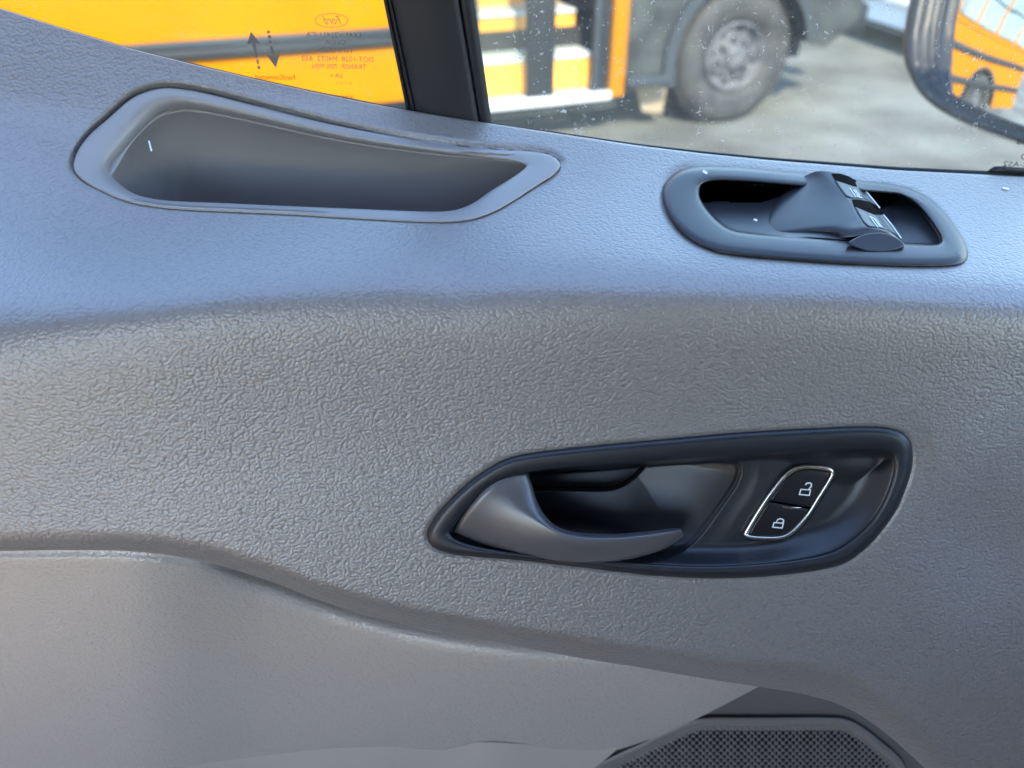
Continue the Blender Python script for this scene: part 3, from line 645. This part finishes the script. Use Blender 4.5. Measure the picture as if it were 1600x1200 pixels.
# ------------------------------------------------------------------ wing mirror
MC = CAM + ray(np.array(1600.), np.array(70.)) * 0.918
ath, aph, MR = -2.8929, 0.1304, 0.688
MN = np.array([math.cos(aph) * math.cos(ath), math.cos(aph) * math.sin(ath), math.sin(aph)])
SCc = MC - MN * MR
def on_sphere(x, y, R=MR):
    r = ray(x, y); r = r / np.linalg.norm(r, axis=-1)[..., None]; oc = CAM - SCc
    b = r @ oc; d = np.maximum(b * b - (oc @ oc - R * R), 0); t = -b - np.sqrt(d)
    return CAM + r * t[..., None]
mg = np.array([(1487, -60), (1474, -10), (1464, 40), (1461, 85), (1465, 115), (1480, 140), (1510, 160), (1550, 178), (1600, 197), (1700, 225), (1780, 210), (1800, 120), (1790, 0), (1760, -120), (1650, -180), (1540, -170)], float)
mirror = empty('wing_mirror', (0, 0, 0), parent=door)
mgs = spline(mg, 8, sm=4)
mo = spline([(1440, -60), (1424, -10), (1414, 40), (1411, 85), (1421, 118), (1440, 150), (1480, 180), (1535, 204), (1600, 226), (1710, 252), (1815, 240), (1838, 130), (1826, -10), (1790, -150), (1660, -225), (1500, -210)], 8, sm=4)
q = mgs; c_ = q.mean(0); rings = [on_sphere(*(c_ + (q - c_) * k).T) for k in (1.03, .9, .75, .6, .45, .3, .15, .04)]
loft('mirror_glass', rings, M['mirror_glass'], mirror, cap=True)
def mring(p, back): 
    P0 = on_sphere(np.clip(p[:, 0], -1e9, 1e9), p[:, 1]); return P0 - MN * back
def mpl(p, back):  # on the tangent plane of the mirror
    r = ray(p[:, 0], p[:, 1]); t = ((MC - MN * back - CAM) @ MN) / (r @ MN); return CAM + r * t[:, None]
def msp(p, h):
    r = ray(p[:, 0], p[:, 1]); r = r / np.linalg.norm(r, axis=1)[:, None]
    m_ = on_sphere(*mgs.T); j = np.argmin(np.linalg.norm(p[:, None] - mgs[None], axis=2), 1)
    t = np.linalg.norm(m_[j] - CAM, axis=1) - h; return CAM + r * t[:, None]
rings = [msp(inset(mgs, 1), -.004), msp(mgs, .002), msp(inset(mgs, -3), .004), msp(mixp(mgs, mo, .22), .002), msp(mixp(mgs, mo, .42), .003), msp(mixp(mgs, mo, .55), .010), msp(mixp(mgs, mo, .75), .012), msp(mixp(mgs, mo, .92), .004), msp(mo, -.010)]
hc = mo.mean(0)
for k, bk in ((.99, .03), (.93, .06), (.8, .09), (.55, .115), (.2, .125)):
    R_ = msp(mo, 0); cc = R_.mean(0); rings.append(cc + (R_ - cc) * k - MN * bk)
loft('mirror_housing', rings, M['mirror_shell'], mirror, cap=True)

# ------------------------------------------------------------------ the bus
BA = rad(20); WC = np.array([1.377, 5.2155, 0.0])
bus = empty('school_bus', tuple(WC), BA)
tag(bus, 'yellow school bus with black side rails parked outside the window', 'bus')
def paint_mat(name, c, rough=0.35):
    m = mat(name, c, rough, spec=.06); return noise_color(m, 3.0, tuple(k * .92 for k in c), c)
M['yellow'] = paint_mat('bus_yellow', (0.33, 0.118, 0.0005))
M['rail'] = mat('rail_black', (0.014, 0.016, 0.018), 0.5, spec=.3)
M['railtop'] = mat('rail_grey', (0.03, 0.035, 0.04), 0.5, spec=.1)
M['fender'] = noise_color(mat('fender_dark', (0.05, 0.05, 0.05), 0.42), 6, (0.008, 0.009, 0.009), (0.030, 0.033, 0.031))
M['arch'] = mat('arch_black', (0.008, 0.009, 0.01), 0.7)
M['tyre'] = noise_color(mat('tyre', (0.05, 0.047, 0.045), 0.75), 9, (0.010, 0.010, 0.010), (0.032, 0.030, 0.028))
M['rim'] = noise_color(mat('wheel_steel', (0.2, 0.2, 0.21), 0.6), 12, (0.025, 0.025, 0.028), (0.075, 0.075, 0.08))
M['silver'] = mat('silver_sill', (0.6, 0.63, 0.64), 0.35, metal=0.4)
M['stepw'] = mat('step_edge', (0.45, 0.47, 0.46), 0.5)
M['orange'] = mat('riser_yellow', (0.80, 0.34, 0.03), 0.5)
M['busglass'] = mat('bus_window', (0.10, 0.14, 0.16), 0.05)
M['mud'] = mat('mudflap', (0.20, 0.155, 0.10), 0.8)
M['white'] = paint_mat('white_paint', (0.62, 0.64, 0.66))
def box(name, x0, x1, y0, y1, z0, z1, mt, parent, bev=0.0, seg=2):
    V = [(x, y, z) for x in (x0, x1) for y in (y0, y1) for z in (z0, z1)]
    Fc = [(0, 1, 3, 2), (4, 6, 7, 5), (0, 4, 5, 1), (2, 3, 7, 6), (0, 2, 6, 4), (1, 5, 7, 3)]
    o = mesh(name, V, Fc, mt, parent, smooth=False, local=True)
    if bev:
        m = o.modifiers.new('bevel', 'BEVEL'); m.width = bev; m.segments = seg
        for p in o.data.polygons: p.use_smooth = True
    return o
# local frame: +x forward along the bus, -y out towards the van, z up; the side skin lies at y = 0
def side_sheet(name, outline, y0, y1, mt, parent):
    """outline polygon in x,z extruded in y"""
    n = len(outline); V = [(x, y0, z) for x, z in outline] + [(x, y1, z) for x, z in outline]
    Fc = [tuple(range(n)), tuple(reversed(range(n, 2 * n)))] + [(i, i + n, (i + 1) % n + n, (i + 1) % n) for i in range(n)]
    return mesh(name, V, Fc, mt, parent, smooth=False, local=True)
RW = -4.48   # rear wheel
def arc(cx, cz, r, a0, a1, n=18): return [(cx + r * math.cos(a), cz + r * math.sin(a)) for a in np.linspace(a0, a1, n)]
skirt = 0.33
a_ = math.asin((skirt - .40) / .47)
ol = [(-5.72, 1.36), (-5.72, skirt)] + arc(RW, .40, .47, math.pi - a_, a_) + [(-1.70, skirt), (-1.70, 1.36)]
side_sheet('body_side', ol, 0, 0.04, M['yellow'], bus)
box('body_core', -5.70, -1.72, 1.30, 2.3, 0.45, 2.85, M['yellow'], bus)
box('rear_wall', -5.74, -5.70, 0.02, 2.3, 0.40, 2.80, M['yellow'], bus, .02)
box('upper_side', -5.72, -1.70, 0.0, 0.04, 2.15, 2.62, M['yellow'], bus)
box('rub_rail', -5.73, -1.72, -0.030, -0.001, .615, .665, M['rail'], bus, .008)
box('rub_rail', -5.73, -1.72, -0.024, -0.001, .666, .705, M['railtop'], bus, .010)
box('rub_rail', -5.73, -1.70, -0.026, -0.001, 1.00, 1.09, M['rail'], bus, .008)
box('window_sill', -5.72, -1.70, -0.012, -0.001, 1.30, 1.35, M['yellow'], bus, .006)
for i in range(6):
    x0 = -5.66 + i * .66
    wn = box('window', x0, x0 + .60, 0.006, 0.03, 1.38, 2.13, M['busglass'], bus)
    box('window_frame', x0, x0 + .60, -0.006, 0.004, 1.74, 1.765, M['rail'], wn)
    box('window_post', x0 + .602, x0 + .658, -0.004, 0.04, 1.362, 2.148, M['yellow'], bus)
    if i in (0,): box('window_post', -5.72, x0 - .002, -0.004, 0.04, 1.362, 2.148, M['yellow'], bus)
box('roof', -5.72, 0.0, 0.1, 2.2, 2.62, 2.82, M['yellow'], bus, .12, 4)
side_sheet('wheel_arch', arc(RW, .40, .47, 0, 2 * math.pi, 36)[:-1], .25, .28, M['arch'], bus)
an = arc(RW, .40, .475, math.pi - a_, a_, 24); an2 = arc(RW, .40, .52, math.pi - a_, a_, 24)
side_sheet('arch_trim', an + an2[::-1], -.012, -.002, M['fender'], bus)
# entrance: leaves of the door with glass, steps inside
box('door_header', -1.70, -.76, 0.0, .05, 1.95, 2.62, M['yellow'], bus)
box('sill', -1.72, -.86, -.05, .10, .235, .285, M['silver'], bus, .008)
box('sill_skirt', -1.72, -.80, .0, .12, .18, .233, M['fender'], bus)
box('door_post', -1.385, -1.215, -.03, .03, .287, 1.95, M['rail'], bus, .01)
box('door_post', -.975, -.925, -.02, .02, .287, 1.95, M['railtop'], bus, .01)
box('door_post', -.92, -.872, -.02, .03, .287, 1.95, M['rail'], bus, .01)
box('door_post', -.870, -.775, -.05, .04, .245, 2.0, M['yellow'], bus, .015)
box('door_post', -1.75, -1.66, -.03, .03, .287, 1.95, M['rail'], bus, .01)
for i, (yy, z0, z1) in enumerate(((.10, .27, .435), (.37, .455, .63), (.64, .65, .83))):
    box('step_riser', -1.66, -.93, yy, yy + .03, z0 + .02, z1 + .018, M['orange'], bus)
    box('step_edge', -1.66, -.93, yy - .02, yy + .26, z1 + .022, z1 + .045, M['stepw'], bus, .006)
box('step_bracket', -1.16, -1.08, .36, .39, .52, .80, M['railtop'], bus)
box('stair_wall', -1.74, -.80, 1.2, 1.24, .30, 2.5, M['fender'], bus)
box('entrance_floor', -1.70, -.85, .62, 1.2, .90, .94, M['fender'], bus)
box('door_glass', -1.66, -1.39, -.004, .004, .30, 1.94, M['glass_bus'] if 'glass_bus' in M else glass_mat('bus_door_glass', 0.0, 0.02), bus)
# front fender with arch, bonnet, bumper
fa = math.asin((.29 - .40) / .46)
ol = [(-.77, 1.15), (-.77, .29)] + arc(0, .40, .46, math.pi - fa, 0.15) + [(.62, .42), (.84, .56), (.86, .80), (.70, 1.02), (.2, 1.15)]
side_sheet('fender', ol, -.03, .05, M['fender'], bus)
an = arc(0, .40, .462, math.pi - fa, 0.15, 24); an2 = arc(0, .40, .53, math.pi - fa, 0.15, 24)
side_sheet('arch_trim', an + an2[::-1], -.06, -.032, M['railtop'], bus)
box('bonnet', -.77, .80, .052, 1.95, .60, 1.22, M['fender'], bus, .06, 3)
box('front_bumper', .70, .95, .0, 2.0, .48, .66, M['rail'], bus, .03)
box('side_step', -.775, -.50, -.10, -.032, .30, .36, M['railtop'], bus, .012)
side_sheet('wheel_arch', arc(0, .40, .46, 0, 2 * math.pi, 36)[:-1], .22, .25, M['arch'], bus)
box('undercarriage', -5.6, .70, .30, 1.8, .30, .58, M['arch'], bus)
box('tow_bracket', 1.02, 1.18, .10, .22, .66, .84, M['rail'], bus, .02)
box('tow_bar', .90, 1.06, .13, .19, .70, .76, M['rail'], bus, .01)
mf = side_sheet('mudflap', [(-.56, .10), (-.42, .08), (-.40, .30), (-.64, .30)], .10, .115, M['mud'], bus)
def wheel(x):
    w_ = empty('wheel', (x, 0.0, .40), parent=bus)
    prof = [(.20, .03), (.235, .005), (.26, -.005), (.30, -.012), (.345, -.008), (.375, .005), (.392, .03), (.40, .06), (.40, .20), (.38, .235), (.22, .24)]
    n = 56; rings = [np.array([(r * math.cos(a), y, r * math.sin(a)) for a in np.linspace(0, 2 * math.pi, n, endpoint=False)]) for r, y in prof]
    loft('tyre', rings, M['tyre'], w_, local=True)
    V = []; Fc = []
    for i in range(64):
        a = 2 * math.pi * i / 64; c, s = math.cos(a), math.sin(a); k = len(V); da = .025
        for rr in (.396, .408):
            for aa in (a - da, a + da):
                for y in (.035, .10): V.append((rr * math.cos(aa), y, rr * math.sin(aa)))
        Fc += [(k, k + 1, k + 3, k + 2), (k + 4, k + 6, k + 7, k + 5), (k, k + 4, k + 5, k + 1), (k + 2, k + 3, k + 7, k + 6), (k, k + 2, k + 6, k + 4), (k + 1, k + 5, k + 7, k + 3)]
    mesh('tread', V, Fc, M['tyre'], w_, smooth=False, local=True)
    prof = [(.205, .02), (.200, .0), (.190, .0), (.182, .03), (.165, .055), (.135, .035), (.125, .03), (.085, .03), (.075, -.005), (.055, -.018), (.02, -.02), (.001, -.02)]
    rings = [np.array([(r * math.cos(a), y, r * math.sin(a)) for a in np.linspace(0, 2 * math.pi, n, endpoint=False)]) for r, y in prof]
    rm = loft('rim', rings, M['rim'], w_, local=True, cap=True)
    for i in range(8):
        a = 2 * math.pi * i / 8 + .2
        rg = [np.array([(.105 * math.cos(a) + r * math.cos(b), y, .105 * math.sin(a) + r * math.sin(b)) for b in np.linspace(0, 2 * math.pi, 6, endpoint=False)]) for r, y in ((.017, .04), (.017, .0), (.012, -.008))]
        loft('lug_nut', rg, M['rim'], w_, local=True, cap=True)
        a += .39
        rg = [np.array([(.153 * math.cos(a) + r * math.cos(b) * .8, y, .153 * math.sin(a) + r * math.sin(b)) for b in np.linspace(0, 2 * math.pi, 12, endpoint=False)]) for r, y in ((.02, .05), (.02, .036), (.016, .036))]
        loft('vent_hole', rg, M['arch'], w_, local=True, cap=True)
wheel(0.0); wheel(RW)

# ------------------------------------------------------------------ white vehicle beyond the bus
wdir = np.array([3.31, 7.07]) - np.array([3.12, 7.91]); wa = math.atan2(wdir[1], wdir[0])
wv = empty('white_van', (2.27, 11.66, 0), wa)
tag(wv, 'white vehicle parked beyond the front of the yellow bus', 'van')
WL = 7.0
ol = [(0, .26), (.35, .20)] + arc(.95, .33, .38, math.pi, 0, 12) + [(1.5, .16), (5.3, .16)] + arc(6.0, .33, .38, math.pi, 0, 12) + [(6.8, .26), (6.95, .5), (6.95, .95), (6.6, 1.15), (6.0, 1.35), (5.4, 2.3), (0.05, 2.35), (0, 1.0)]
side_sheet('body_side', ol, 0, .06, M['white'], wv)
box('body_core', .05, 6.8, .062, 1.8, .16, 1.1, M['white'], wv, .03)
box('roof', .05, 5.3, .10, 1.75, 2.28, 2.40, M['white'], wv, .04)
box('sill_moulding', 1.5, 5.2, -.025, -.001, .36, .42, M['white'], wv, .01)
box('sill_moulding', 1.5, 5.2, -.02, -.001, .17, .20, M['rail'], wv, .006)
for x0, x1 in ((3.6, 5.0),): box('window', x0, x1, -.006, -.001, 1.45, 2.1, M['busglass'], wv)
for x in (.95, 6.0):
    pr_ = [(.01, 0.0), (.2, 0.0), (.22, -.01), (.31, -.01), (.33, .02), (.33, .2)]
    rg = [np.array([(x + r * math.cos(a), y, .33 + r * math.sin(a)) for a in np.linspace(0, 2 * math.pi, 32, endpoint=False)]) for r, y in pr_]
    loft('wheel', rg, M['tyre'], wv, local=True)

# ------------------------------------------------------------------ ground
M['ground'] = mat('asphalt', (0.2, 0.2, 0.19), 0.9)
def ground_mat():
    m = M['ground']; b = m.node_tree.nodes['Principled BSDF']; tc = N(m, 'ShaderNodeTexCoord')
    n1 = N(m, 'ShaderNodeTexNoise'); n1.inputs['Scale'].default_value = 1.3; n1.inputs['Detail'].default_value = 5
    n2 = N(m, 'ShaderNodeTexNoise'); n2.inputs['Scale'].default_value = 60; n2.inputs['Detail'].default_value = 3
    L(m, tc.outputs['Object'], n1.inputs['Vector']); L(m, tc.outputs['Object'], n2.inputs['Vector'])
    r = N(m, 'ShaderNodeValToRGB'); r.color_ramp.elements[0].position = .35; r.color_ramp.elements[1].position = .68
    r.color_ramp.elements[0].color = (0.06, 0.058, 0.048, 1); r.color_ramp.elements[1].color = (0.15, 0.155, 0.138, 1)
    L(m, n1.outputs['Fac'], r.inputs[0])
    mx = N(m, 'ShaderNodeMix'); mx.data_type = 'RGBA'; mx.blend_type = 'OVERLAY'; mx.inputs[0].default_value = .5
    L(m, r.outputs[0], mx.inputs[6]); L(m, n2.outputs['Color'], mx.inputs[7]); L(m, mx.outputs[2], b.inputs['Base Color'])
    bp = N(m, 'ShaderNodeBump'); bp.inputs['Distance'].default_value = .01; L(m, n2.outputs['Fac'], bp.inputs['Height']); L(m, bp.outputs[0], b.inputs['Normal'])
ground_mat()
tag(mesh('ground', [(-250, -250, 0), (250, -250, 0), (250, 250, 0), (-250, 250, 0)], [(0, 1, 2, 3)], M['ground'], smooth=False), kind='structure')

# ------------------------------------------------------------------ unseen rest of the van's cab, shaped and coloured to steer the light
cab = empty('van_cab', (-0.4, -0.6, 0.0))
tag(cab, 'unseen van cab around the viewer, shaped to steer light, with roof lining, floor, far door and rear bulkhead', 'van')
M['lining'] = mat('headlining', (0.16, 0.13, 0.10), 0.9); M['carpet'] = mat('floor_mat', (0.24, 0.19, 0.145), 0.9)  # unseen cab colours picked for the light they bounce
M['dash'] = mat('dash_trim', (0.12, 0.115, 0.11), 0.6); M['cloth'] = mat('bounce_cloth', (0.72, 0.56, 0.43), 0.95); M['cabtrim'] = mat('cab_trim', (0.14, 0.11, 0.09), 0.6)  # cloth is a warm tan added to throw warm fill on the door
cl_ = (0.4, 0.6, 0.0)
def cbox(name, x0, x1, y0, y1, z0, z1, mt, parent=cab, bev=.01):
    o_ = origin_of(parent); return box(name, x0 - o_[0], x1 - o_[0], y0 - o_[1], y1 - o_[1], z0 - o_[2], z1 - o_[2], mt, parent, bev)
cbox('roof_lining', -1.25, .80, -1.50, .02, 2.06, 2.12, M['lining'])  # cut short of the window to let skylight onto the ledge
cbox('cab_floor', -1.25, 1.2, -1.50, .40, .38, .44, M['carpet'])
cbox('far_door', -1.25, 1.1, -1.56, -1.50, .44, 1.12, M['cabtrim'])
cbox('far_window_blocker', -.27, 1.1, -1.56, -1.50, 1.122, 1.998, M['cabtrim'])  # added panel, closes part of the far window to cut light
cbox('far_header', -1.25, 1.1, -1.56, -1.50, 2.0, 2.06, M['cabtrim'])
cbox('dashboard', .60, 1.25, -1.50, .28, .50, 1.34, M['dash'], bev=.05)  # unseen, raised to narrow the light through the windscreen
cbox('windscreen_blocker', .81, .95, -1.50, .02, 1.52, 2.10, M['lining'], bev=.03)  # unseen header made extra deep to block windscreen light
cbox('bulkhead', -1.31, -1.25, -1.56, .40, .44, 2.06, M['cloth'])  # unseen, given the warm cloth colour as fill from the left
seat = empty('passenger_seat', (-.55, -1.0, .44)); tag(seat, 'unseen passenger seat, coloured warm to bounce light, on the far side of the cab', 'seat')
cbox('seat_base', -.85, -.30, -1.30, -.62, .44, .72, M['cabtrim'], seat, .03)
cbox('seat_cushion', -.90, -.25, -1.32, -.60, .725, .90, M['cloth'], seat, .06)
cbox('seat_backrest', -1.08, -.88, -1.30, -.62, .92, 1.62, M['cloth'], seat, .07)
cbox('headrest', -1.08, -.94, -1.10, -.82, 1.64, 1.86, M['cloth'], seat, .05)

ds = empty('driver_seat', (-.75, -.35, .44)); tag(ds, 'unseen driver seat, coloured warm to bounce light, set back on the near side of the cab', 'seat')
cbox('seat_base', -1.0, -.45, -.62, -.08, .44, .66, M['cabtrim'], ds, .03)
cbox('seat_cushion', -1.02, -.30, -.64, -.02, .665, .84, M['cloth'], ds, .06)
cbox('seat_backrest', -1.18, -1.0, -.62, -.08, .86, 1.56, M['cloth'], ds, .07)
